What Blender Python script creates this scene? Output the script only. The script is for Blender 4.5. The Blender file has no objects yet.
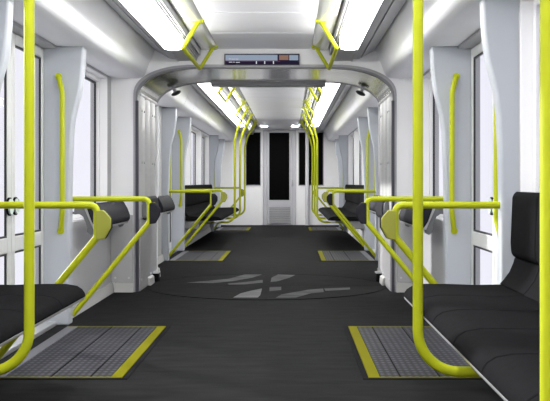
import bpy, bmesh, math
from mathutils import Vector, Matrix

scene = bpy.context.scene
COL = scene.collection
ORG = {}

# ------------------------------------------------------------------ materials
def principled(name, col, rough=0.5, metal=0.0, spec=0.5, coat=0.0):
    m = bpy.data.materials.new(name); m.use_nodes = True
    b = m.node_tree.nodes['Principled BSDF']
    b.inputs['Base Color'].default_value = (*col, 1)
    b.inputs['Roughness'].default_value = rough
    b.inputs['Metallic'].default_value = metal
    b.inputs['Specular IOR Level'].default_value = spec
    b.inputs['Coat Weight'].default_value = coat
    return m

def noisy(m, scale=(1, 1, 1), amount=0.1, size=8.0, detail=4, bump=0.0, bump_size=200.0):
    """vary the base colour and the surface with object-space noise"""
    nt = m.node_tree; N = nt.nodes; L = nt.links
    b = N['Principled BSDF']
    tc = N.new('ShaderNodeTexCoord'); mp = N.new('ShaderNodeMapping')
    mp.inputs['Scale'].default_value = scale
    L.new(tc.outputs['Object'], mp.inputs['Vector'])
    nz = N.new('ShaderNodeTexNoise'); nz.inputs['Scale'].default_value = size
    nz.inputs['Detail'].default_value = detail
    L.new(mp.outputs['Vector'], nz.inputs['Vector'])
    c = b.inputs['Base Color'].default_value
    rp = N.new('ShaderNodeValToRGB')
    rp.color_ramp.elements[0].position = 0.3; rp.color_ramp.elements[1].position = 0.7
    rp.color_ramp.elements[0].color = (c[0]*(1-amount), c[1]*(1-amount), c[2]*(1-amount), 1)
    rp.color_ramp.elements[1].color = (c[0]*(1+amount), c[1]*(1+amount), c[2]*(1+amount), 1)
    L.new(nz.outputs['Fac'], rp.inputs['Fac']); L.new(rp.outputs['Color'], b.inputs['Base Color'])
    if bump:
        n2 = N.new('ShaderNodeTexNoise'); n2.inputs['Scale'].default_value = bump_size
        L.new(tc.outputs['Object'], n2.inputs['Vector'])
        bp = N.new('ShaderNodeBump'); bp.inputs['Strength'].default_value = bump; bp.inputs['Distance'].default_value = 0.002
        L.new(n2.outputs['Fac'], bp.inputs['Height']); L.new(bp.outputs['Normal'], b.inputs['Normal'])
    return m

def emission(name, col, strength):
    m = bpy.data.materials.new(name); m.use_nodes = True
    nt = m.node_tree; nt.nodes.clear()
    o = nt.nodes.new('ShaderNodeOutputMaterial'); e = nt.nodes.new('ShaderNodeEmission')
    e.inputs['Color'].default_value = (*col, 1); e.inputs['Strength'].default_value = strength
    nt.links.new(e.outputs[0], o.inputs[0]); return m

def glass(name):
    m = bpy.data.materials.new(name); m.use_nodes = True
    nt = m.node_tree; nt.nodes.clear()
    o = nt.nodes.new('ShaderNodeOutputMaterial'); mx = nt.nodes.new('ShaderNodeMixShader')
    t = nt.nodes.new('ShaderNodeBsdfTransparent'); g = nt.nodes.new('ShaderNodeBsdfGlossy')
    t.inputs['Color'].default_value = (0.97, 0.97, 0.985, 1); g.inputs['Roughness'].default_value = 0.03
    mx.inputs[0].default_value = 0.035; nt.links.new(t.outputs[0], mx.inputs[1]); nt.links.new(g.outputs[0], mx.inputs[2])
    nt.links.new(mx.outputs[0], o.inputs[0]); return m

M = {}
M['floor'] = noisy(principled('floor_rubber', (0.0165, 0.0165, 0.0170), 0.6, 0, 0.004), (1.0, 3.0, 1), 0.22, 4.0, 7, 0.15, 300)
M['turn'] = noisy(principled('turntable_rubber', (0.0185, 0.0185, 0.019), 0.6, 0, 0.004), (1, 2, 1), 0.2, 4.0, 6)
M['worn'] = noisy(principled('painted_light_streak', (0.095, 0.095, 0.098), 0.6, 0, 0.01), (1, 2, 1), 0.35, 3.0, 5)  # light streaks on the turntable, put into the colour
M['light_streak_b'] = noisy(principled('painted_bright_streak', (0.18, 0.18, 0.183), 0.6, 0, 0.01), (1, 2, 1), 0.25, 3.0, 5)
M['rubber'] = principled('black_rubber', (0.008, 0.008, 0.009), 0.7, 0, 0.02)
M['rim'] = principled('rim_profile', (0.20, 0.20, 0.21), 0.4)
M['jamb'] = principled('jamb_rubber', (0.045, 0.045, 0.06), 0.45)
M['gasket'] = principled('window_gasket', (0.008, 0.008, 0.012), 0.5)
M['white'] = noisy(principled('white_panel', (0.88, 0.88, 0.885), 0.38), (1, 1, 1), 0.02, 3)
M['end'] = noisy(principled('cab_wall_panel', (0.92, 0.92, 0.925), 0.4), (1, 1, 1), 0.02, 3)
M['cove'] = noisy(principled('cove_panel', (0.90, 0.905, 0.92), 0.65), (1, 1, 1), 0.02, 3)
M['ceil'] = noisy(principled('ceiling_panel', (0.86, 0.86, 0.88), 0.4), (0.3, 1, 1), 0.03, 4)
M['strip'] = principled('glossy_strip', (0.62, 0.63, 0.60), 0.14, 0, 0.6, 0.4)
M['trim'] = principled('grey_aluminium_trim', (0.36, 0.36, 0.375), 0.4, 0.2)
M['pillar'] = noisy(principled('pillar_laminate', (0.42, 0.445, 0.48), 0.4), (1, 1, 1), 0.02, 3)
M['lower'] = noisy(principled('lower_wall_panel', (0.42, 0.42, 0.425), 0.45), (1, 1, 1), 0.03, 3)
M['base'] = principled('baseboard_vinyl', (0.42, 0.42, 0.405), 0.45)
M['doorf'] = principled('door_frame_paint', (0.54, 0.55, 0.54), 0.4)
M['steel'] = noisy(principled('brushed_steel', (0.42, 0.42, 0.425), 0.35, 0.4), (1, 1, 8), 0.05, 6)
M['bellow'] = noisy(principled('gangway_panel', (0.55, 0.55, 0.54), 0.4, 0.1), (1, 1, 6), 0.05, 5)
M['soffit'] = noisy(principled('arch_soffit', (0.90, 0.90, 0.90), 0.14, 1.0), (1, 1, 1), 0.04, 3)
M['silver'] = principled('silver_edging', (0.62, 0.62, 0.64), 0.3, 0.7)
M['yellow'] = principled('yellow_green_powder_coat', (0.40, 0.44, 0.013), 0.48, 0, 0.15)
M['ypaint'] = principled('yellow_floor_marking', (0.155, 0.15, 0.0015), 0.6, 0, 0.02)
M['yplate'] = principled('yellow_plate', (0.28, 0.29, 0.03), 0.45)
M['fabric'] = noisy(principled('charcoal_upholstery', (0.0095, 0.0095, 0.0103), 0.75, 0, 0.006), (1, 1, 1), 0.12, 30, 3, 0.25, 500)
M['pad'] = noisy(principled('charcoal_pad', (0.022, 0.022, 0.027), 0.6, 0, 0.05), (1, 1, 1), 0.1, 30, 3, 0.15, 500)
M['bracket'] = principled('grey_bracket', (0.17, 0.175, 0.185), 0.4, 0.3)
M['beam'] = principled('seat_beam', (0.25, 0.25, 0.26), 0.4, 0.5)
M['black'] = principled('black_glass', (0.0004, 0.0004, 0.0005), 0.6, 0, 0.05)
M['enddoor'] = principled('cab_door_paint', (0.50, 0.50, 0.53), 0.4)
M['palepole'] = principled('pale_pole', (0.68, 0.68, 0.70), 0.35)
M['lamp'] = emission('lamp_diffuser', (1.0, 0.99, 0.98), 14.5)
M['glow_in'] = emission('added_inner_glow', (1.0, 0.99, 0.98), 26.0)
M['glow_far'] = emission('added_far_glow', (1.0, 0.99, 0.98), 11.0)
M['glow_outfar'] = emission('added_far_outer_glow', (1.0, 0.99, 0.98), 1.5)
M['glow_out'] = emission('added_outer_glow', (1.0, 0.99, 0.98), 3.0)
M['added_down'] = emission('added_downlight_lens', (1.0, 0.99, 0.98), 360.0)
M['vent'] = principled('vent_grey', (0.26, 0.26, 0.27), 0.5)
M['sill'] = principled('door_sill_metal', (0.12, 0.12, 0.135), 0.5, 0.2, 0.2)
M['seam'] = principled('ceiling_seam', (0.22, 0.22, 0.23), 0.5)
M['glass'] = glass('clear_glazing')
M['button'] = principled('green_button', (0.55, 0.64, 0.58), 0.3)
M['scr_sky'] = emission('screen_blue', (0.34, 0.42, 0.53), 0.62)
M['scr_dark'] = emission('screen_dark', (0.016, 0.012, 0.03), 0.9)
M['scr_red'] = emission('screen_red', (0.14, 0.02, 0.05), 0.9)
M['scr_white'] = emission('screen_white', (0.55, 0.55, 0.6), 0.9)
M['scr_tan'] = emission('screen_tan', (0.22, 0.13, 0.10), 0.9)
M['bezel'] = principled('screen_bezel', (0.05, 0.05, 0.06), 0.4)

# ribbed metal tread plate: fine ribs both ways
def tread():
    m = principled('ribbed_tread_metal', (0.165, 0.165, 0.19), 0.55, 0.0, 0.08)
    nt = m.node_tree; N = nt.nodes; L = nt.links; b = N['Principled BSDF']
    tc = N.new('ShaderNodeTexCoord')
    hs = []
    for ax, sc in (('X', 9), ('Y', 5)):
        w = N.new('ShaderNodeTexWave'); w.bands_direction = ax; w.inputs['Scale'].default_value = sc
        L.new(tc.outputs['Object'], w.inputs['Vector']); hs.append(w)
    mul = N.new('ShaderNodeMath'); mul.operation = 'MULTIPLY'
    L.new(hs[0].outputs['Fac'], mul.inputs[0]); L.new(hs[1].outputs['Fac'], mul.inputs[1])
    rp = N.new('ShaderNodeValToRGB')
    rp.color_ramp.elements[0].color = (0.022, 0.022, 0.028, 1); rp.color_ramp.elements[1].color = (0.115, 0.115, 0.138, 1)
    L.new(mul.outputs[0], rp.inputs['Fac'])
    nz = N.new('ShaderNodeTexNoise'); nz.inputs['Scale'].default_value = 6; nz.inputs['Detail'].default_value = 5
    L.new(tc.outputs['Object'], nz.inputs['Vector'])
    mx = N.new('ShaderNodeMix'); mx.data_type = 'RGBA'; mx.blend_type = 'MULTIPLY'; mx.inputs['Factor'].default_value = 0.7
    L.new(rp.outputs['Color'], mx.inputs['A']); L.new(nz.outputs['Fac'], mx.inputs['B'])
    L.new(mx.outputs['Result'], b.inputs['Base Color'])
    bp = N.new('ShaderNodeBump'); bp.inputs['Strength'].default_value = 0.4; bp.inputs['Distance'].default_value = 0.003
    L.new(mul.outputs[0], bp.inputs['Height']); L.new(bp.outputs['Normal'], b.inputs['Normal'])
    return m
M['tread'] = tread()

# ------------------------------------------------------------------ mesh helpers
def box(bm, x0, x1, y0, y1, z0, z1):
    x0, x1 = sorted((x0, x1)); y0, y1 = sorted((y0, y1)); z0, z1 = sorted((z0, z1))
    v = [bm.verts.new(p) for p in ((x0, y0, z0), (x1, y0, z0), (x1, y1, z0), (x0, y1, z0), (x0, y0, z1), (x1, y0, z1), (x1, y1, z1), (x0, y1, z1))]
    for f in ((3, 2, 1, 0), (4, 5, 6, 7), (0, 1, 5, 4), (1, 2, 6, 5), (2, 3, 7, 6), (3, 0, 4, 7)):
        bm.faces.new([v[i] for i in f])

def prism(bm, pts, a, b, axis='y'):
    """closed outline pts extruded from a to b along an axis: y -> pts are (x,z); z -> (x,y); x -> (y,z)"""
    def P(p, t):
        return {'y': (p[0], t, p[1]), 'z': (p[0], p[1], t), 'x': (t, p[0], p[1])}[axis]
    A = [bm.verts.new(P(p, a)) for p in pts]; B = [bm.verts.new(P(p, b)) for p in pts]
    n = len(pts)
    bm.faces.new(A); bm.faces.new(list(reversed(B)))
    for i in range(n):
        j = (i+1) % n
        bm.faces.new((A[j], A[i], B[i], B[j]))

def fillet(pts, r, n=7):
    pts = [Vector(p) for p in pts]
    rs = r if isinstance(r, (list, tuple)) else [r]*len(pts)
    out = [pts[0]]
    for i in range(1, len(pts)-1):
        p, a, b = pts[i], pts[i-1]-pts[i], pts[i+1]-pts[i]
        la, lb = a.length, b.length
        a.normalize(); b.normalize()
        ang = a.angle(b)
        if ang > math.pi-0.02 or rs[i] <= 0:
            out.append(p); continue
        t = min(rs[i]/math.tan(ang/2), la*0.49, lb*0.49)
        rr = t*math.tan(ang/2)
        bis = (a+b).normalized(); c = p+bis*(rr/math.sin(ang/2))
        s, e = p+a*t-c, p+b*t-c
        tot = s.angle(e); ax = s.cross(e).normalized()
        for k in range(n+1):
            out.append(c+Matrix.Rotation(tot*k/n, 3, ax) @ s)
    out.append(pts[-1])
    return out

def tube(bm, pts, r, seg=12, fr=0.0, n=7):
    P = fillet(pts, fr, n) if fr else [Vector(p) for p in pts]
    rings = []; prev = None
    for i, p in enumerate(P):
        if i == 0: t = (P[1]-P[0])
        elif i == len(P)-1: t = (P[-1]-P[-2])
        else: t = (P[i+1]-p).normalized()+(p-P[i-1]).normalized()
        t.normalize()
        if prev is None:
            u = t.orthogonal().normalized()
        else:
            u = (prev-t*prev.dot(t)).normalized()
        prev = u; w = t.cross(u)
        rings.append([bm.verts.new(p+(u*math.cos(2*math.pi*k/seg)+w*math.sin(2*math.pi*k/seg))*r) for k in range(seg)])
    for A, B in zip(rings, rings[1:]):
        for k in range(seg):
            j = (k+1) % seg
            bm.faces.new((A[k], A[j], B[j], B[k]))
    bm.faces.new(list(reversed(rings[0]))); bm.faces.new(rings[-1])

def disc(bm, c, r, h, axis='z', seg=24):
    cx, cy, cz = c
    if axis == 'z': prism(bm, [(cx+r*math.cos(2*math.pi*k/seg), cy+r*math.sin(2*math.pi*k/seg)) for k in range(seg)], cz, cz+h, 'z')
    if axis == 'x': prism(bm, [(cy+r*math.cos(2*math.pi*k/seg), cz+r*math.sin(2*math.pi*k/seg)) for k in range(seg)], cx, cx+h, 'x')
    if axis == 'y': prism(bm, [(cx+r*math.cos(2*math.pi*k/seg), cz+r*math.sin(2*math.pi*k/seg)) for k in range(seg)], cy, cy+h, 'y')

def obj(name, bm, mat, parent=None, bevel=0.0, smooth=True, segs=2):
    o_ = Vector(ORG[parent.name]) if parent is not None else Vector((0, 0, 0))
    bmesh.ops.recalc_face_normals(bm, faces=bm.faces)
    if o_.length: bmesh.ops.translate(bm, verts=bm.verts, vec=-o_)
    me = bpy.data.meshes.new(name); bm.to_mesh(me); bm.free()
    me.materials.append(mat if not isinstance(mat, str) else M[mat])
    o = bpy.data.objects.new(name, me); COL.objects.link(o)
    if smooth:
        for p in me.polygons: p.use_smooth = True
        me.set_sharp_from_angle(angle=math.radians(35))
    if bevel:
        md = o.modifiers.new('edge', 'BEVEL'); md.width = bevel; md.segments = segs
        md.limit_method = 'ANGLE'; md.angle_limit = math.radians(40)
    if parent is not None: o.parent = parent
    ORG[o.name] = tuple(o_)
    return o

def thing(name, label, cat, base, group=None):
    o = bpy.data.objects.new(name, None); COL.objects.link(o)
    o.location = base; o.empty_display_size = 0.1
    o['label'] = label; o['category'] = cat
    if group: o['group'] = group
    ORG[o.name] = tuple(base)
    return o

def frame_empty(name, base):
    o = bpy.data.objects.new(name, None); COL.objects.link(o); o.location = base
    o['kind'] = 'structure'; ORG[o.name] = tuple(base); return o

def struct(name, bm, mat, bevel=0.0, smooth=True, segs=2):
    o = obj(name, bm, mat, None, bevel, smooth, segs); o['kind'] = 'structure'; return o

BM = bmesh.new
SIDES = ((-1, 'left'), (1, 'right'))

# ------------------------------------------------------------------ layout (metres; tram centre line x = 0, camera at y = 0)
YB, YE = -1.6, 22.3
G0, G1 = 8.73, 9.95
DOORS = [(5.12, 6.72), (12.37, 13.97), (19.62, 21.22)]
WINS = [(-1.2, 0.9), (1.1, 2.85), (3.0, 4.91), (7.0, 8.58), (10.15, 11.95), (14.3, 15.72), (15.85, 17.62), (17.75, 19.40)]
ZS, ZT = 0.70, 1.935          # window sill and head
ZD = 1.93                    # door head

# ------------------------------------------------------------------ floor, roof, walls
b = BM(); box(b, -1.7, 1.7, YB-0.1, YE+0.1, -0.12, 0); struct('floor', b, 'floor', smooth=False)

b = BM()
box(b, -1.62, 1.62, YB-0.1, YE+0.1, 2.40, 2.48)
for a, e in ((YB, G0), (G1, YE)):
    n = round((e-a)/0.95); d = (e-a)/n
    for i in range(n):
        box(b, -0.42, 0.42, a+i*d+0.009, a+(i+1)*d-0.009, 2.21, 2.2130)
struct('ceiling', b, 'ceil', smooth=False)
for i, (a, e) in enumerate(((YB, G0), (G1, YE))):
    b = BM(); box(b, -0.42, 0.42, a, e, 2.2135, 2.2585); box(b, -0.40, 0.40, a, e, 2.2585, 2.30)
    struct('trim_%d' % (i+1), b, 'seam', smooth=False)

for s, sn in SIDES:
    b = BM()
    opens = sorted([(y0, y1, ZS, ZT) for y0, y1 in WINS]+[(y0, y1, 0.0, ZD) for y0, y1 in DOORS])
    y = YB
    for y0, y1, z0, z1 in opens:
        box(b, s*1.40, s*1.56, y, y0, 0, 2.40)
        if z0 > 0: box(b, s*1.40, s*1.56, y0, y1, 0, z0)
        box(b, s*1.40, s*1.56, y0, y1, z1, 2.40)
        y = y1
    box(b, s*1.40, s*1.56, y, YE, 0, 2.40)
    struct('wall_'+sn, b, 'lower', 0.006)

b = BM(); box(b, -1.56, 1.56, YB-0.1, YB, 0, 2.40); struct('wall_back', b, 'white', smooth=False)
b = BM(); box(b, -1.56, 1.56, YE, YE+0.1, 0, 2.40); struct('wall_front', b, 'end', smooth=False)

# baseboards: one per side run
for s, sn in SIDES:
    b = BM()
    for a, e in ((YB, 4.92), (6.92, G0), (G1+0.06, 12.17), (14.17, 19.42), (21.42, YE)):
        prism(b, [(s*1.40, 0), (s*1.365, 0), (s*1.368, 0.012), (s*1.385, 0.085), (s*1.40, 0.09)], a, e)
    struct('baseboard_'+sn, b, 'base', 0.003)

# ------------------------------------------------------------------ ceiling trims each side
tn = [2]
def trim(b, mat, bevel=0.0, **k):
    tn[0] += 1
    return struct('trim_%d' % tn[0], b, mat, bevel, **k)

for s, sn in SIDES:
    for a, e, lamp_end in ((YB, G0, 7.64), (G1, YE, 18.2)):
        # glossy strip that carries the hand holds
        b = BM()
        prism(b, [(s*x, z) for x, z in ((0.423, 2.26), (0.423, 2.214), (0.435, 2.205), (0.46, 2.199), (0.50, 2.195), (0.545, 2.195), (0.572, 2.199), (0.578, 2.21), (0.578, 2.26))], a, e)
        trim(b, 'strip')
        # grooved lamp channel
        b = BM()
        prism(b, [(s*x, z) for x, z in ((0.585, 2.30), (0.585, 2.165), (0.588, 2.15), (0.596, 2.15), (0.598, 2.16), (0.602, 2.16), (0.604, 2.14), (0.612, 2.14), (0.614, 2.125), (0.622, 2.125), (0.622, 2.18),
                                        (0.780, 2.18), (0.780, 2.095), (0.792, 2.095), (0.795, 2.115), (0.86, 2.12), (0.862, 2.135), (0.872, 2.135), (0.874, 2.125), (0.93, 2.16), (0.995, 2.195), (0.995, 2.30))], a, e)
        box(b, s*0.622, s*0.78, lamp_end, e, 2.10, 2.18)
        trim(b, 'trim')
        # cove panel
        b = BM()
        prof = [(s*x, z) for x, z in ((1.003, 2.32), (1.003, 2.205), (1.008, 2.195), (1.016, 2.175), (1.04, 2.11), (1.065, 2.045), (1.085, 1.995), (1.094, 1.976), (1.108, 1.960), (1.13, 1.950), (1.18, 1.944), (1.26, 1.944), (1.34, 1.946), (1.40, 1.950), (1.40, 2.32))]
        if a < 0:
            prism(b, prof, a, e)
        else:
            n = 12; d = (e-a)/n
            for i in range(n): prism(b, prof, a+i*d+0.004, a+(i+1)*d-0.004)
            prism(b, [(x+s*0.012, z+0.012) for x, z in prof[1:-1]]+[(s*1.40, 2.3), (s*1.015, 2.3)], a, e)
        trim(b, 'cove')

# ------------------------------------------------------------------ pillars beside the doors
def pillar_profile(s):
    inner = [(1.312, 0), (1.312, 0.9), (1.306, 1.16), (1.298, 1.34), (1.285, 1.46), (1.262, 1.55), (1.243, 1.62), (1.228, 1.72), (1.219, 1.82), (1.214, 1.95)]
    return [(s*x, z) for x, z in inner]+[(s*1.50, 1.95), (s*1.50, 0)]
PILLARS = []
for d0, d1 in DOORS:
    PILLARS += [(d0-0.20, d0-0.10), (d1-0.03, d1+0.09)]
for s, sn in SIDES:
    for y0, y1 in PILLARS:
        b = BM(); prism(b, pillar_profile(s), y0, y1)
        trim(b, 'pillar', 0.014, segs=3)

# ------------------------------------------------------------------ windows
wn = 0
for s, sn in SIDES:
    for y0, y1 in WINS:
        wn += 1
        w = frame_empty('window_%d' % wn, (s*1.48, (y0+y1)/2, ZS))
        def ring(b, t0, t1, x0, x1):
            for t in ((y0+t0, y0+t1, ZS+t0, ZT-t0), (y1-t1, y1-t0, ZS+t0, ZT-t0)):
                box(b, s*x0, s*x1, *t)
            box(b, s*x0, s*x1, y0+t1, y1-t1, ZS+t0, ZS+t1); box(b, s*x0, s*x1, y0+t1, y1-t1, ZT-t1, ZT-t0)
        b = BM(); ring(b, 0.0, 0.045, 1.47 if y0 < 9 else 1.492, 1.515); ring(b, 0.0, 0.010, 1.404, 1.515); obj('window_frame', b, 'white', w, 0.004)
        b = BM(); ring(b, 0.045, 0.062, 1.497, 1.512); obj('gasket', b, 'gasket', w)
        b = BM(); box(b, s*1.506, s*1.510, y0+0.05, y1-0.06, ZS+0.06, ZT-0.06); obj('pane', b, 'glass', w, smooth=False)

# ------------------------------------------------------------------ sliding double doors
dn = 0
for s, sn in SIDES:
    for y0, y1 in DOORS:
        dn += 1
        w = frame_empty('door_%d' % dn, (s*1.50, (y0+y1)/2, 0))
        ym = (y0+y1)/2
        for a, e, hinge in ((y0, ym-0.004, 0), (ym+0.004, y1, 1)):
            b = BM()
            st = 0.075
            box(b, s*1.490, s*1.512, a, a+st, 0.03, ZD); box(b, s*1.490, s*1.512, e-st, e, 0.03, ZD)
            for z0, z1 in ((0.03, 0.13), (0.565, 0.66), (1.86, ZD)): box(b, s*1.490, s*1.512, a+st, e-st, z0, z1)
            leaf = obj('door_leaf', b, 'doorf', w, 0.006)
            b = BM()
            for z0, z1 in ((0.13, 0.565), (0.66, 1.86)):
                g = 0.012
                box(b, s*1.497, s*1.509, a+st, a+st+g, z0, z1); box(b, s*1.497, s*1.509, e-st-g, e-st, z0, z1)
                box(b, s*1.497, s*1.509, a+st+g, e-st-g, z0, z0+g); box(b, s*1.497, s*1.509, a+st+g, e-st-g, z1-g, z1)
            obj('gasket', b, 'gasket', leaf)
            for z0, z1 in ((0.14, 0.555), (0.67, 1.85)):
                b = BM(); box(b, s*1.505, s*1.509, a+st+0.01, e-st-0.01, z0, z1); obj('pane', b, 'glass', leaf, smooth=False)
            yb = (e-st/2+0.005) if hinge == 0 else (a+st/2-0.005)
            b = BM(); disc(b, (s*1.490, yb+(0.028 if hinge else -0.028), 0.85), 0.056, -s*0.012, 'x'); rim = obj('button_rim', b, 'rubber', leaf)
        b = BM(); box(b, s*1.40, s*1.56, y0, y1, 0.0, 0.028); obj('threshold', b, 'silver', w, 0.003)
        for k in (-1, 1):
            b = BM(); disc(b, (s*1.479, ym+k*0.065, 0.85), 0.048, -s*0.010, 'x'); obj('push_button', b, 'button', w)

# ------------------------------------------------------------------ gangway: bulkheads with a rounded opening and a lined passage
HW, HT = 1.165, 2.036
def arch_pts(grow=0.0, n=14):
    """inner outline from left foot over the top to the right foot"""
    rx, rz = 0.58, 0.27
    out = [(-HW-grow, 0.0)]
    for sgn in (-1, 1):
        seq = range(n+1) if sgn < 0 else range(n, -1, -1)
        for k in seq:
            t = (math.pi/2)*k/n
            c, si = math.cos(t)**0.9, math.sin(t)**0.9
            out.append((sgn*(HW+grow-rx+(rx)*c), HT+grow-rz+rz*si))
    out.append((HW+grow, 0.0))
    return out

def holed(b, y0, y1, grow=0.0):
    inner = arch_pts(grow)
    def outer(p, i, n):
        if i == 0: return (-1.46, 0.0)
        if i == n-1: return (1.46, 0.0)
        x, z = p; top = 2.40
        # push outwards to the slab's border
        cx, cz = 0.0, 1.2
        dx, dz = x-cx, z-cz
        k = min((1.46/abs(dx)) if dx else 9e9, ((top-cz)/dz) if dz > 0 else 9e9)
        return (cx+dx*k, cz+dz*k)
    n = len(inner); out = [outer(p, i, n) for i, p in enumerate(inner)]
    # corners of the slab
    rows = []
    for y in (y0, y1):
        rows.append(([b.verts.new((x, y, z)) for x, z in inner], [b.verts.new((x, y, z)) for x, z in out]))
    corner = [[b.verts.new((sx*1.46, y, 2.40)) for y in (y0, y1)] for sx in (-1, 1)]
    for r in (0, 1):
        I, O = rows[r]
        for i in range(n-1):
            a, c = O[i].co, O[i+1].co
            f = [I[i], I[i+1], O[i+1]]
            if abs(abs(a.x)-1.46) < 1e-4 and abs(c.x) < 1.4599 and a.x < 0: f.append(corner[0][r])
            if abs(abs(c.x)-1.46) < 1e-4 and abs(a.x) < 1.4599 and c.x > 0: f.append(corner[1][r])
            f.append(O[i]); b.faces.new(f)
    for i in range(n-1):
        b.faces.new((rows[0][0][i], rows[0][0][i+1], rows[1][0][i+1], rows[1][0][i]))

b = BM(); holed(b, G0, G0+0.05, 0.012); struct('wall_gangway_near', b, 'white', smooth=False)
b = BM(); holed(b, G1, G1+0.05, 0.012); struct('wall_gangway_far', b, 'white', smooth=False)

# lining of the passage: thick shell following the opening
def shell(b, y0, y1, g0, g1):
    A, B = arch_pts(g0), arch_pts(g1)
    n = len(A)
    V = [[[b.verts.new((x, y, z)) for x, z in P] for P in (A, B)] for y in (y0, y1)]
    for i in range(n-1):
        b.faces.new((V[0][0][i], V[0][0][i+1], V[1][0][i+1], V[1][0][i]))
        b.faces.new((V[0][1][i], V[0][1][i+1], V[1][1][i+1], V[1][1][i]))
        for r in (0, 1): b.faces.new((V[r][0][i], V[r][0][i+1], V[r][1][i+1], V[r][1][i]))
    for i in (0, n-1): b.faces.new((V[0][0][i], V[0][1][i], V[1][1][i], V[1][0][i]))
b = BM(); shell(b, G0+0.03, G1+0.02, 0.0, 0.05); trim(b, 'soffit')
b = BM(); shell(b, G0-0.018, G0+0.03, -0.006, 0.010); trim(b, 'rim')
b = BM(); shell(b, G0-0.014, G0, 0.010, 0.030); trim(b, 'trim')
b = BM(); shell(b, G1+0.02, G1+0.055, -0.006, 0.03); trim(b, 'trim')
# edge plate behind the far rim
b = BM(); box(b, -0.60, 0.60, G1+0.06, G1+0.20, 2.000, 2.045); trim(b, 'trim', 0.004)
b = BM(); box(b, -0.56, 0.56, G1+0.06, G1+0.18, 2.045, 2.21); trim(b, 'white', 0.004)

for s, sn in SIDES:
    # ribbed upper side panel
    b = BM()
    pts = [(s*1.1645, G0+0.06)]
    y = G0+0.06
    xs = []
    for i in range(3):
        a = G0+0.08+i*0.34; e = a+0.30
        xs += [(s*1.158, a), (s*1.145, a+0.03), (s*1.145, e-0.03), (s*1.158, e)]
    prism(b, pts+xs+[(s*1.1645, G0+1.14)], 0.66, 1.80, 'z')
    pn = trim(b, 'bellow', 0.003)
    b = BM()
    for yy in (G0+0.16, G0+0.30, G0+0.84, G0+0.98):
        for z in (1.66, 1.18, 0.80):
            disc(b, (s*1.1445, yy, z), 0.011, -s*0.006, 'x', 10)
    obj('screw', b, 'steel', pn)
    # lower kick panel
    b = BM(); box(b, s*1.1645, s*1.143, G0+0.05, G0+0.78, 0.0, 0.66)
    pn = trim(b, 'steel', 0.004)
    b = BM()
    for yy in (G0+0.12, G0+0.7):
        for z in (0.10, 0.58): disc(b, (s*1.143, yy, z), 0.012, -s*0.006, 'x', 10)
    obj('screw', b, 'silver', pn)
    b = BM(); box(b, s*1.1645, s*1.147, G0+0.80, G1-0.05, 0.10, 0.66); trim(b, 'lower', 0.004)
    b = BM(); prism(b, [(s*1.143, 0), (s*1.112, 0), (s*1.118, 0.07), (s*1.143, 0.085)], G0+0.50, G0+0.78); trim(b, 'base', 0.003)
    b = BM(); prism(b, [(s*1.21, 0), (s*1.14, 0), (s*1.15, 0.09), (s*1.21, 0.12)], G1+0.06, G1+0.20); trim(b, 'base', 0.003)
    # post at the rear corner of the passage
    b = BM(); tube(b, [(s*1.161, G1-0.03, 0.0), (s*1.161, G1-0.03, 1.79)], 0.022, 16); trim(b, 'white')
    b = BM(); tube(b, [(s*1.161, G0+0.10, 1.805), (s*1.161, G1-0.03, 1.805), (s*1.161, G1-0.03, 1.74)], 0.022, 12, 0.03); trim(b, 'trim')
    # baseboard across the foot of the near bulkhead
    b = BM(); prism(b, [(G0, 0), (G0-0.045, 0), (G0-0.04, 0.012), (G0-0.02, 0.085), (G0, 0.09)], s*1.19, s*1.366, 'x'); trim(b, 'base', 0.003)
    b = BM(); box(b, s*1.150, s*1.176, G0-0.022, G0+0.028, 0.0, 1.74); trim(b, 'jamb', 0.004)
    # lower grey facing of the near bulkhead, under the white panel
    b = BM(); box(b, s*1.20, s*1.398, G0-0.012, G0, 0.09, 0.70); pn = trim(b, 'lower', 0.004)
    b = BM()
    for x in (1.235, 1.36):
        disc(b, (s*x, G0-0.012, 0.13), 0.010, -0.006, 'y', 10)
    obj('screw', b, 'silver', pn)

for s, sn in SIDES:
    t = thing('sensor_box', 'small dark box low on the %s wall of the gangway, by the floor' % sn, 'box', (s*1.12, G0+0.92, 0.0))
    b = BM(); box(b, s*1.147, s*1.090, G0+0.86, G0+0.98, 0.0, 0.085); obj('housing', b, 'rubber', t, 0.004)
    b = BM(); box(b, s*1.147, s*1.085, G0+0.855, G0+0.985, 0.085, 0.098); obj('lid', b, 'silver', t, 0.002)
    t = thing('speaker_grille', 'dark oval grille under the %s corner of the gangway arch' % sn, 'grille', (s*0.965, G1+0.10, 1.92))
    b = BM()
    bmesh.ops.create_uvsphere(b, u_segments=20, v_segments=10, radius=1.0)
    bmesh.ops.scale(b, vec=(0.055, 0.05, 0.022), verts=b.verts)
    bmesh.ops.rotate(b, cent=(0, 0, 0), matrix=Matrix.Rotation(s*math.radians(25), 3, 'Y'), verts=b.verts)
    bmesh.ops.translate(b, vec=(s*0.965, G1+0.10, 1.93), verts=b.verts)
    obj('grille', b, 'gasket', t)
    b = BM(); tube(b, [(s*0.965, G1+0.10, 1.93), (s*0.985, G1+0.04, 1.985)], 0.02, 10); obj('mount', b, 'trim', t)

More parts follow.
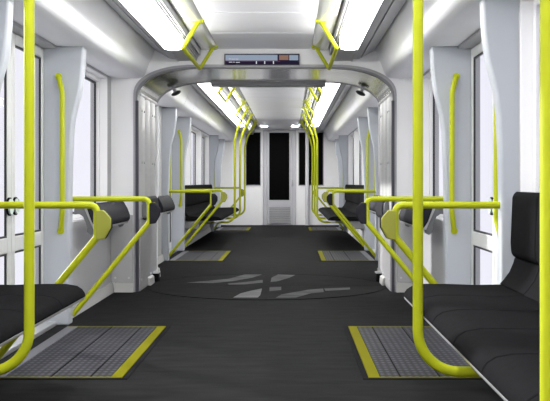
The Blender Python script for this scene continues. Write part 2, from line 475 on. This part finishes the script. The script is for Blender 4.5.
# ------------------------------------------------------------------ turntable in the floor
TC, TR = 9.27, 1.135
t = thing('turntable', 'round dark floor plate with pale painted light streaks and black edge ring in the gangway', 'turntable', (0, TC, 0.0))
for sg in (-1, 1):
    b = BM()
    pts = []
    for k in range(41):
        a = -math.pi/2+math.pi*k/40
        pts.append((sg*(0.012+math.cos(a)*(TR-0.02)), TC+math.sin(a)*(TR-0.02)))
    prism(b, pts, 0.0, 0.004, 'z'); obj('half_plate', b, 'turn', t, smooth=False)
b = BM()
n = 72
R0, R1 = TR-0.01, TR+0.012
V = [[b.verts.new((r*math.cos(2*math.pi*k/n), TC+r*math.sin(2*math.pi*k/n), z)) for k in range(n)] for r, z in ((R0, 0.0), (R0, 0.005), (R1, 0.005), (R1, 0.0))]
for i in range(4):
    for k in range(n):
        b.faces.new((V[i][k], V[i][(k+1) % n], V[(i+1) % 4][(k+1) % n], V[(i+1) % 4][k]))
obj('edge_ring', b, 'rubber', t)
b = BM(); box(b, -0.034, 0.034, TC-TR+0.02, TC+TR-0.02, 0.0, 0.0052); obj('joint_strip', b, 'floor', t, smooth=False)
for sg in (-1, 1):
    b = BM(); box(b, sg*0.034, sg*(TR-0.03), TC-0.03, TC-0.006, 0.0, 0.0045); obj('cross_seam', b, 'rubber', t, smooth=False)
# pale streaks of light painted as flat patches on the plate (metres from the plate's centre)
STREAK_A = [(-0.261, 1.067), (-0.076, 1.067), (-0.168, 0.715), (-0.336, 0.386), (-0.534, 0.184), (-0.797, 0.23), (-0.586, 0.418), (-0.4, 0.614)]
STREAK_B = [(-0.386, 0.138), (-0.217, 0.292), (-0.051, 0.499), (-0.044, 0.23), (-0.207, 0.078), (-0.364, 0.048)]
STREAK_C = [(-0.263, -0.991), (-0.215, -0.688), (-0.122, -0.456), (-0.036, -0.294), (-0.024, -0.713), (-0.051, -0.991)]
STREAK_D = [(0.034, 0.292), (0.034, 0.715), (0.098, 1.067), (0.283, 1.012), (0.221, 0.715), (0.091, 0.338)]
STREAK_E = [(0.103, -1.014), (0.15, -0.775), (0.267, -0.586), (0.404, -0.389), (0.536, -0.294), (0.533, -0.586), (0.412, -0.688), (0.279, -0.991)]
STREAK_F = [(0.546, -0.294), (0.793, -0.211), (0.783, -0.375), (0.552, -0.482)]
STREAK_G = [(0.04, -0.521), (0.033, -0.183), (0.144, -0.154), (0.147, -0.429)]
STREAKS = (('worn', STREAK_A), ('worn', STREAK_B), ('light_streak_b', STREAK_C), ('worn', STREAK_D), ('worn', STREAK_E), ('worn', STREAK_F), ('worn', STREAK_G))  # 'worn' is the painted light streak material, not wear
for mname, pts in STREAKS:
    b = BM(); prism(b, [(x, TC+y) for x, y in pts], 0.0, 0.0048, 'z'); obj('painted_light_patch', b, mname, t, smooth=False)

# ------------------------------------------------------------------ passenger display on the header
b = BM(); HF = G0-0.014
t = thing('information_display', 'wide flat passenger information screen on the header over the gangway', 'screen', (0.0, HF, 2.06))
def px(x): return (x-290)/110.0+0.227
def pz(y): return 1+(182-y)/110.0
box(b, px(224.5), px(299.5), HF-0.012, G0, pz(65.6), pz(54.0)); obj('bezel', b, 'bezel', t, 0.003)
def plate(name, x0, x1, y0, y1, mat, d, parent):
    b = BM(); box(b, px(x0), px(x1), HF-0.012-d, HF-0.011, pz(y1), pz(y0)); return obj(name, b, mat, parent, smooth=False)
sc = plate('screen', 225.4, 298.8, 54.8, 64.9, 'scr_dark', 0.001, t)
plate('blue_band', 225.6, 277.5, 55.2, 60.9, 'scr_sky', 0.002, sc)
plate('route_line', 226, 280, 61.2, 62.0, 'scr_red', 0.002, sc)
plate('thumbnail', 279.2, 288.5, 55.4, 60.3, 'scr_tan', 0.002, sc)
plate('side_panel', 289.3, 298.2, 55.4, 60.6, 'scr_sky', 0.002, sc)
MARKS = [(x-0.5, x+0.5, 61.4, 64.2) for x in (256.5, 264.8, 273.5)]
MARKS += [(x0, x1, y, y+0.6) for x0, x1, y in ((229, 232.5, 62.2), (233.3, 235.0, 62.2), (236, 240, 62.4))]
MARKS += [(x0, x1, y, y+0.5) for x0, x1, y in ((229, 231, 59.0), (231.6, 235, 59.2), (235.5, 238.5, 59.2))]
for x0, x1, y0, y1 in MARKS:
    plate('writing_mark', x0, x1, y0, y1, 'scr_white', 0.0025, sc)

# ------------------------------------------------------------------ ceiling lights
for s, sn in SIDES:
    for a, e, where in ((YB+0.1, 7.63, 'in front of the gangway arch'), (G1+0.15, 18.19, 'beyond the gangway arch')):
        t = thing('ceiling_light', 'long white strip light on the %s of the ceiling %s' % (sn, where), 'light', (s*0.70, (a+e)/2, 2.10), 'strip lights along the ceiling')
        b = BM(); prism(b, [(s*x, z) for x, z in ((0.637, 2.13), (0.637, 2.055), (0.67, 2.048), (0.732, 2.048), (0.765, 2.055), (0.765, 2.13))], a, e); obj('diffuser', b, 'lamp', t)
        b = BM(); prism(b, [(s*x, z) for x, z in ((0.625, 2.13), (0.625, 2.075), (0.636, 2.055), (0.636, 2.13))], a, e); obj('added_glow_side', b, 'glow_in' if a < 0 else 'glow_far', t)  # glowing side added to the lamp to brighten the ceiling
        b = BM(); prism(b, [(s*x, z) for x, z in ((0.766, 2.13), (0.766, 2.055), (0.777, 2.075), (0.777, 2.13))], a, e); obj('added_glow_side', b, 'glow_out' if a < 0 else 'glow_outfar', t)  # added glowing side towards the cove, kept dimmer
        b = BM(); box(b, s*0.625, s*0.777, a, e, 2.131, 2.179)
        obj('housing', b, 'trim', t, smooth=False)

for s, sn in SIDES:  # pair of lights added to brighten the end wall
    t = thing('added_downlight', 'small round added light on the %s in the ceiling before the cab door' % sn, 'light', (s*0.34, 20.75, 2.20))
    b = BM(); disc(b, (s*0.34, 20.75, 2.203), 0.075, 0.006); obj('lens', b, 'added_down', t)
    b = BM(); prism(b, [(s*0.34+0.09*math.cos(k*math.pi/12), 20.75+0.09*math.sin(k*math.pi/12)) for k in range(24)], 2.2055, 2.212, 'z'); obj('ring', b, 'trim', t)

# ------------------------------------------------------------------ hand holds under the glossy strips
def hand_hold(s, ya, yc, label):
    t = thing('hanging_hand_rail', label, 'hand hold', (s*0.45, (ya+yc)/2, 2.17), 'yellow hand holds under the ceiling')
    xo, zo, xt, zt = 0.575, 2.005, 0.455, 2.20
    b = BM(); tube(b, [(s*xt, ya, zt), (s*xo, ya+0.02, zo), (s*xo, yc-0.02, zo), (s*xt, yc, zt)], 0.0165, 12, 0.035); obj('loop_bar', b, 'yellow', t)
    for y in (ya, yc):
        b = BM(); prism(b, [(s*0.415, y-0.022), (s*0.50, y-0.022), (s*0.50, y+0.022), (s*0.415, y+0.022)], 2.190, 2.212, 'z'); obj('bracket', b, 'yellow', t, 0.005)
for s, sn in SIDES:
    hand_hold(s, 7.17, 8.55, 'yellow trapezoid hand hold on the %s before the display header' % sn)
    hand_hold(s, 10.75, 12.0, 'short yellow hand hold on the %s just beyond the gangway arch' % sn)
    hand_hold(s, 14.3, 19.5, 'long yellow hand hold running above the far poles on the %s' % sn)

# ------------------------------------------------------------------ benches
def bench(s, y0, y1, n, label):
    t = thing('bench_seat', label, 'bench', (s*1.1, (y0+y1)/2, 0.0), 'charcoal benches along the walls')
    d = (y1-y0)/n
    b = BM(); prism(b, [(s*x, z) for x, z in ((0.86, 0.418), (0.86, 0.405), (1.12, 0.390), (1.125, 0.30), (1.398, 0.30), (1.398, 0.42))], y0+0.04, y1-0.04); obj('support_frame', b, 'beam', t, 0.01)
    b = BM(); prism(b, [(s*x, z) for x, z in ((0.796, 0.428), (0.800, 0.414), (0.845, 0.398), (0.90, 0.398), (0.90, 0.424))], y0, y1); obj('edge_strip', b, 'silver', t, 0.003)
    for i in range(n):
        a, e = y0+i*d+0.0015, y0+(i+1)*d-0.0015
        b = BM()
        prism(b, [(s*x, z) for x, z in ((0.792, 0.430), (0.796, 0.446), (0.810, 0.466), (0.835, 0.482), (0.89, 0.492), (1.0, 0.492), (1.15, 0.487), (1.28, 0.489), (1.33, 0.489), (1.33, 0.425), (0.80, 0.425))], a, e)
        obj('seat_cushion', b, 'fabric', t, 0.008, segs=3)
        b = BM(); prism(b, [(s*x, z) for x, z in ((1.272, 0.491), (1.292, 0.512), (1.322, 0.552), (1.342, 0.60), (1.348, 0.625), (1.394, 0.625), (1.394, 0.491))], a, e); obj('lumbar_cushion', b, 'fabric', t, 0.008, segs=3)
        b = BM(); prism(b, [(s*x, z) for x, z in ((1.350, 0.622), (1.330, 0.642), (1.326, 0.70), (1.332, 0.85), (1.335, 0.92), (1.342, 0.943), (1.356, 0.952), (1.384, 0.95), (1.396, 0.93), (1.396, 0.622))], a, e); obj('backrest', b, 'fabric', t, 0.014, segs=3)
for s, sn in SIDES:
    bench(s, 0.88, 4.80, 8, 'charcoal bench nearest the camera along the %s wall, cut by the picture edge' % sn)
    bench(s, 14.25, 19.30, 10, 'charcoal bench far along the %s wall beyond the second door' % sn)

# ------------------------------------------------------------------ upright poles in front of the benches
def pole(s, y, label):
    t = thing('grab_pole', label, 'pole', (s*0.664, y, 0.35), 'yellow grab poles by the benches')
    b = BM(); tube(b, [(s*0.45, y, 2.21), (s*0.617, y, 1.87), (s*0.664, y, 1.68), (s*0.664, y, 0.352), (s*1.10, y, 0.352)], 0.018, 16, [0, 0.35, 0.35, 0.14, 0], 10); obj('tube', b, 'yellow', t)
    b = BM(); prism(b, [(s*0.415, y-0.028), (s*0.50, y-0.028), (s*0.50, y+0.028), (s*0.415, y+0.028)], 2.190, 2.212, 'z'); obj('ceiling_bracket', b, 'yellow', t, 0.005)
    b = BM(); box(b, s*1.06, s*1.122, y-0.03, y+0.03, 0.322, 0.382); obj('seat_clamp', b, 'yellow', t, 0.006)
pole(-1, 3.28, 'yellow pole in front of the near left bench, tallest at the left edge')
pole(1, 3.28, 'yellow pole rising from under the near right bench, crossing the near rails')
pole(1, 1.61, 'thick yellow pole cut by the right edge of the picture')
FARP = ((15.5, 'nearest'), (17.1, 'middle'), (18.9, 'farthest'))
for s, sn in SIDES:
    for y, w in FARP:
        pole(s, y, 'thin yellow pole at the far %s bench, %s of its three' % (sn, w))

# ------------------------------------------------------------------ door rails
def door_rail(s, y, face, label):
    """face = 'plate' when the yellow plate is turned to the camera, 'pad' when the dark pad is"""
    t = thing('door_rail', label, 'rail', (s*1.30, y, 0.0), 'yellow rails beside the doors')
    xi = 0.772
    b = BM(); tube(b, [(s*1.318, y, 0.88), (s*xi, y, 0.88), (s*xi, y, 0.80)], 0.0185, 14, 0.04); obj('top_rail', b, 'yellow', t)
    b = BM(); tube(b, [(s*xi, y, 0.80), (s*xi, y, 0.715), (s*1.318, y, 0.055)], 0.0185, 14, 0.03); obj('brace', b, 'yellow', t)
    hexa = [(xi+0.004, 0.852), (0.735, 0.855), (0.715, 0.835), (0.697, 0.812), (0.697, 0.765), (0.73, 0.706), (xi+0.004, 0.70)]
    sg = 1 if face == 'plate' else -1
    b = BM(); prism(b, [(s*x, z) for x, z in hexa], y-sg*0.020, y-sg*0.006); obj('plate', b, 'yplate', t, 0.005)
    b = BM(); prism(b, [(s*(x-0.004), z) for x, z in hexa], y-sg*0.006, y+sg*0.022); obj('hip_pad', b, 'pad', t, 0.010, segs=3)
for s, sn in SIDES:
    door_rail(s, 4.97, 'plate', 'yellow rail with yellow plate at the end of the near %s bench' % sn)
    door_rail(s, 6.82, 'pad', 'yellow rail with dark pad before the %s leaning seat near the gangway' % sn)
    door_rail(s, 12.22, 'pad', 'yellow rail with dark pad just beyond the gangway on the %s' % sn)
    door_rail(s, 14.07, 'plate', 'yellow rail with yellow plate before the far %s bench' % sn)
    door_rail(s, 19.47, 'plate', 'small yellow rail behind the farthest pole on the %s' % sn)

# ------------------------------------------------------------------ handles on the pillars
def pillar_handle(s, y, dirn, label):
    dx = -0.026 if dirn > 0 else 0.0
    t = thing('grab_bar', label, 'grab bar', (s*1.346, y, 0.66), 'yellow handles on the door pillars')
    o = y+dirn*0.055
    b = BM(); tube(b, [(s*(1.385+dx), y, 1.735), (s*(1.348+dx), o, 1.62), (s*(1.346+dx), o, 0.80), (s*(1.370+dx), y, 0.66)], 0.0175, 14, 0.06); obj('bar', b, 'yellow', t)
    for x, z in ((1.385, 1.735), (1.370, 0.66)):
        b = BM(); tube(b, [(s*(x+dx), y-dirn*0.002, z), (s*(x+dx), y+dirn*0.012, z)], 0.024, 14); obj('end_flange', b, 'yellow', t)
for s, sn in SIDES:
    pillar_handle(s, 6.69, -1, 'long yellow handle on the %s pillar between near door and window' % sn)
    pillar_handle(s, 13.94, -1, 'yellow handle on the %s pillar beyond the second door' % sn)
    if s > 0: pillar_handle(s, 5.02, 1, 'yellow handle half hidden behind the near %s door pillar' % sn)
    pillar_handle(s, 12.27, 1, 'yellow handle half hidden behind the %s pillar past the gangway' % sn)
    pillar_handle(s, 19.52, 1, 'yellow handle on the farthest %s pillar by the end wall' % sn)

# ------------------------------------------------------------------ leaning seats
def lean_seat(s, y0, y1, xw, label):
    t = thing('wall_mounted_seat', label, 'seat', (s*xw, (y0+y1)/2, 0.62), 'charcoal leaning seats on the walls')
    dx = xw-1.40
    prof = [(1.272, 0.836), (1.245, 0.822), (1.212, 0.765), (1.192, 0.71), (1.192, 0.675), (1.206, 0.655), (1.232, 0.655), (1.262, 0.70), (1.305, 0.82), (1.295, 0.836)]
    b = BM(); prism(b, [(s*(x+dx), z) for x, z in prof], y0, y1); obj('pad', b, 'pad', t, 0.014, segs=3)
    b = BM(); prism(b, [(s*(x+dx), z) for x, z in ((1.198, 0.655), (1.205, 0.640), (1.25, 0.640), (1.32, 0.80), (1.306, 0.815), (1.236, 0.655))], y0+0.012, y1-0.012); obj('tray', b, 'silver', t, 0.003)
    for y in (y0+0.02, y1-0.05):
        b = BM(); prism(b, [(s*(x+dx), z) for x, z in ((1.398, 0.80), (1.36, 0.815), (1.29, 0.805), (1.255, 0.72), (1.235, 0.66), (1.245, 0.615), (1.275, 0.600), (1.300, 0.625), (1.298, 0.66), (1.33, 0.74), (1.36, 0.76), (1.398, 0.755))], y, y+0.03); obj('bracket', b, 'bracket', t, 0.006)
for s, sn in SIDES:
    lean_seat(s, 7.2, 8.52, 1.40, 'dark leaning seat under the near %s window before the gangway' % sn)
    lean_seat(s, 10.75, 11.85, 1.40, 'dark leaning seat on the %s wall just past the gangway' % sn)
    t = thing('gangway_pad', 'dark padded rest on the %s side wall inside the gangway' % sn, 'pad', (s*1.12, G0+0.5, 0.64), 'dark pads inside the gangway')
    b = BM(); prism(b, [(s*x, z) for x, z in ((1.145, 0.86), (1.115, 0.865), (1.09, 0.84), (1.08, 0.74), (1.085, 0.67), (1.115, 0.645), (1.145, 0.65))], G0+0.20, G0+0.86); obj('pad', b, 'pad', t, 0.015, segs=3)
    b = BM(); prism(b, [(s*x, z) for x, z in ((1.145, 0.82), (1.125, 0.83), (1.10, 0.80), (1.095, 0.70), (1.115, 0.66), (1.145, 0.67))], G0+0.16, G0+0.20); obj('bracket', b, 'bracket', t, 0.006)

# ------------------------------------------------------------------ door tread plates
def tread_plate(s, y0, y1, label):
    t = thing('tread_plate', label, 'floor plate', (s*1.0, (y0+y1)/2, 0.0), 'ribbed plates at the doors')
    ys, ye = y0, y1
    x0, x1 = 0.628, 1.30
    for a, e in ((x0+0.062, 0.787), (0.797, 0.988), (0.998, 1.225)):
        b = BM(); box(b, s*a, s*e, ys+0.02, ye-0.02, 0, 0.006); obj('ribbed_panel', b, 'tread', t, smooth=False)
    b = BM(); box(b, s*1.232, s*1.306, ys+0.02, ye-0.02, 0, 0.007); obj('sill_strip', b, 'sill', t, 0.002)
    b = BM(); box(b, s*x0, s*(x0+0.058), ys, ye, 0, 0.0065); box(b, s*(x0+0.058), s*1.306, ys, ys+0.018, 0, 0.0065); box(b, s*(x0+0.058), s*1.306, ye-0.018, ye, 0, 0.0065)
    obj('yellow_border', b, 'ypaint', t, smooth=False)
    b = BM(); box(b, s*(x0-0.030), s*(x0-0.002), ys-0.018, ye+0.018, 0, 0.004); box(b, s*(x0-0.002), s*1.306, ys-0.018, ys-0.001, 0, 0.004); box(b, s*(x0-0.002), s*1.306, ye+0.001, ye+0.018, 0, 0.004)
    obj('edge_strip', b, 'rubber', t, smooth=False)
    b = BM(); box(b, s*(x0+0.05), s*1.306, ys+0.01, ye-0.01, 0, 0.0025); obj('backing_plate', b, 'rubber', t, smooth=False)
for s, sn in SIDES:
    tread_plate(s, 4.88, 6.62, 'yellow bordered ribbed floor plate at the near %s door' % sn)
    tread_plate(s, 12.13, 13.87, 'yellow bordered ribbed floor plate at the %s door past the gangway' % sn)
    tread_plate(s, 19.70, 21.10, 'tiny yellow bordered floor plate at the last %s door by the end wall' % sn)

# ------------------------------------------------------------------ end wall: cab door, dark windows
def ex(x): return (x-290)/43.0+0.227
def ez(y): return 1+(182-y)/43.0
dn += 1
w = frame_empty('door_%d' % dn, (0, YE, 0))
b = BM()
box(b, ex(263.2), ex(267.5), YE-0.05, YE, 0, 2.20); box(b, ex(291.5), ex(296), YE-0.05, YE, 0, 2.20); box(b, ex(267.5), ex(291.5), YE-0.05, YE, ez(132), 2.20)
obj('door_frame', b, 'enddoor', w, 0.008)
b = BM(); box(b, ex(267.7), ex(291.3), YE-0.035, YE, 0.02, ez(132)); leaf = obj('door_leaf', b, 'enddoor', w, 0.004)
b = BM(); box(b, ex(269.3), ex(289.3), YE-0.042, YE-0.03, ez(200), ez(132.8)); obj('pane', b, 'black', leaf, 0.003)
b = BM()
z0, z1 = ez(222.6), ez(206.7); n = 9; d = (z1-z0)/n
for i in range(n):
    prism(b, [(YE-0.036, z0+i*d), (YE-0.058, z0+i*d+0.004), (YE-0.040, z0+(i+0.8)*d), (YE-0.036, z0+(i+0.8)*d)], ex(269.3), ex(290), 'x')
obj('vent_grille', b, 'vent', leaf)
b = BM(); tube(b, [(ex(292.4), YE-0.05, 1.04), (ex(292.4), YE-0.09, 1.04), (ex(292.4), YE-0.09, 0.92), (ex(292.4), YE-0.05, 0.92)], 0.012, 8, 0.015); obj('door_handle', b, 'steel', w)
for x0, x1 in ((246.2, 260.3), (299, 323)):
    wn += 1
    w = frame_empty('window_%d' % wn, (ex((x0+x1)/2), YE, 0.9))
    b = BM(); box(b, ex(x0), ex(x1), YE-0.012, YE, ez(185), ez(132.8)); obj('pane', b, 'black', w, 0.003)
    b = BM()
    g = 0.02
    box(b, ex(x0)-g, ex(x0), YE-0.018, YE, ez(185)-g, ez(132.8)+g); box(b, ex(x1), ex(x1)+g, YE-0.018, YE, ez(185)-g, ez(132.8)+g)
    box(b, ex(x0), ex(x1), YE-0.018, YE, ez(185)-g, ez(185)); box(b, ex(x0), ex(x1), YE-0.018, YE, ez(132.8), ez(132.8)+g)
    obj('window_frame', b, 'enddoor', w, 0.003)
t = thing('pale_post', 'pale grey post in front of the right dark end wall window', 'post', (ex(307), YE-0.12, 0))
b = BM(); tube(b, [(ex(307), YE-0.12, 0.0), (ex(307), YE-0.12, 2.2)], 0.042, 16); obj('tube', b, 'palepole', t)
b = BM(); disc(b, (ex(307), YE-0.12, 0), 0.06, 0.02); obj('base_flange', b, 'palepole', t, 0.004)

# ------------------------------------------------------------------ light: daylight outside and a low sun from the left
w = bpy.data.worlds.new('daylight'); scene.world = w; w.use_nodes = True
bg = w.node_tree.nodes['Background']; bg.inputs['Color'].default_value = (0.90, 0.90, 0.97, 1); bg.inputs['Strength'].default_value = 0.84
sun = bpy.data.lights.new('sun', 'SUN'); sun.energy = 4.5; sun.angle = math.radians(1.6); sun.color = (1, 0.98, 0.95)
so = bpy.data.objects.new('sun', sun); COL.objects.link(so)
so.rotation_euler = Vector((0.785, -0.62, -0.267)).to_track_quat('-Z', 'Y').to_euler()
so.location = (-6, 10, 4)

# ------------------------------------------------------------------ camera
cd = bpy.data.cameras.new('camera'); cam = bpy.data.objects.new('camera', cd); COL.objects.link(cam)
cam.location = (0.227, 0, 1.0); cam.rotation_euler = (math.pi/2, 0, 0)
cd.sensor_width = 36.0; cd.lens = 36.0*960/550
cd.shift_x = -15/550; cd.shift_y = -18.5/550
cd.clip_start = 0.05; cd.clip_end = 200
scene.camera = cam
scene.view_settings.view_transform = 'Standard'
scene.view_settings.look = 'None'
scene.view_settings.exposure = 0.36
scene.view_settings.gamma = 1.0
scene.view_settings.use_curve_mapping = False
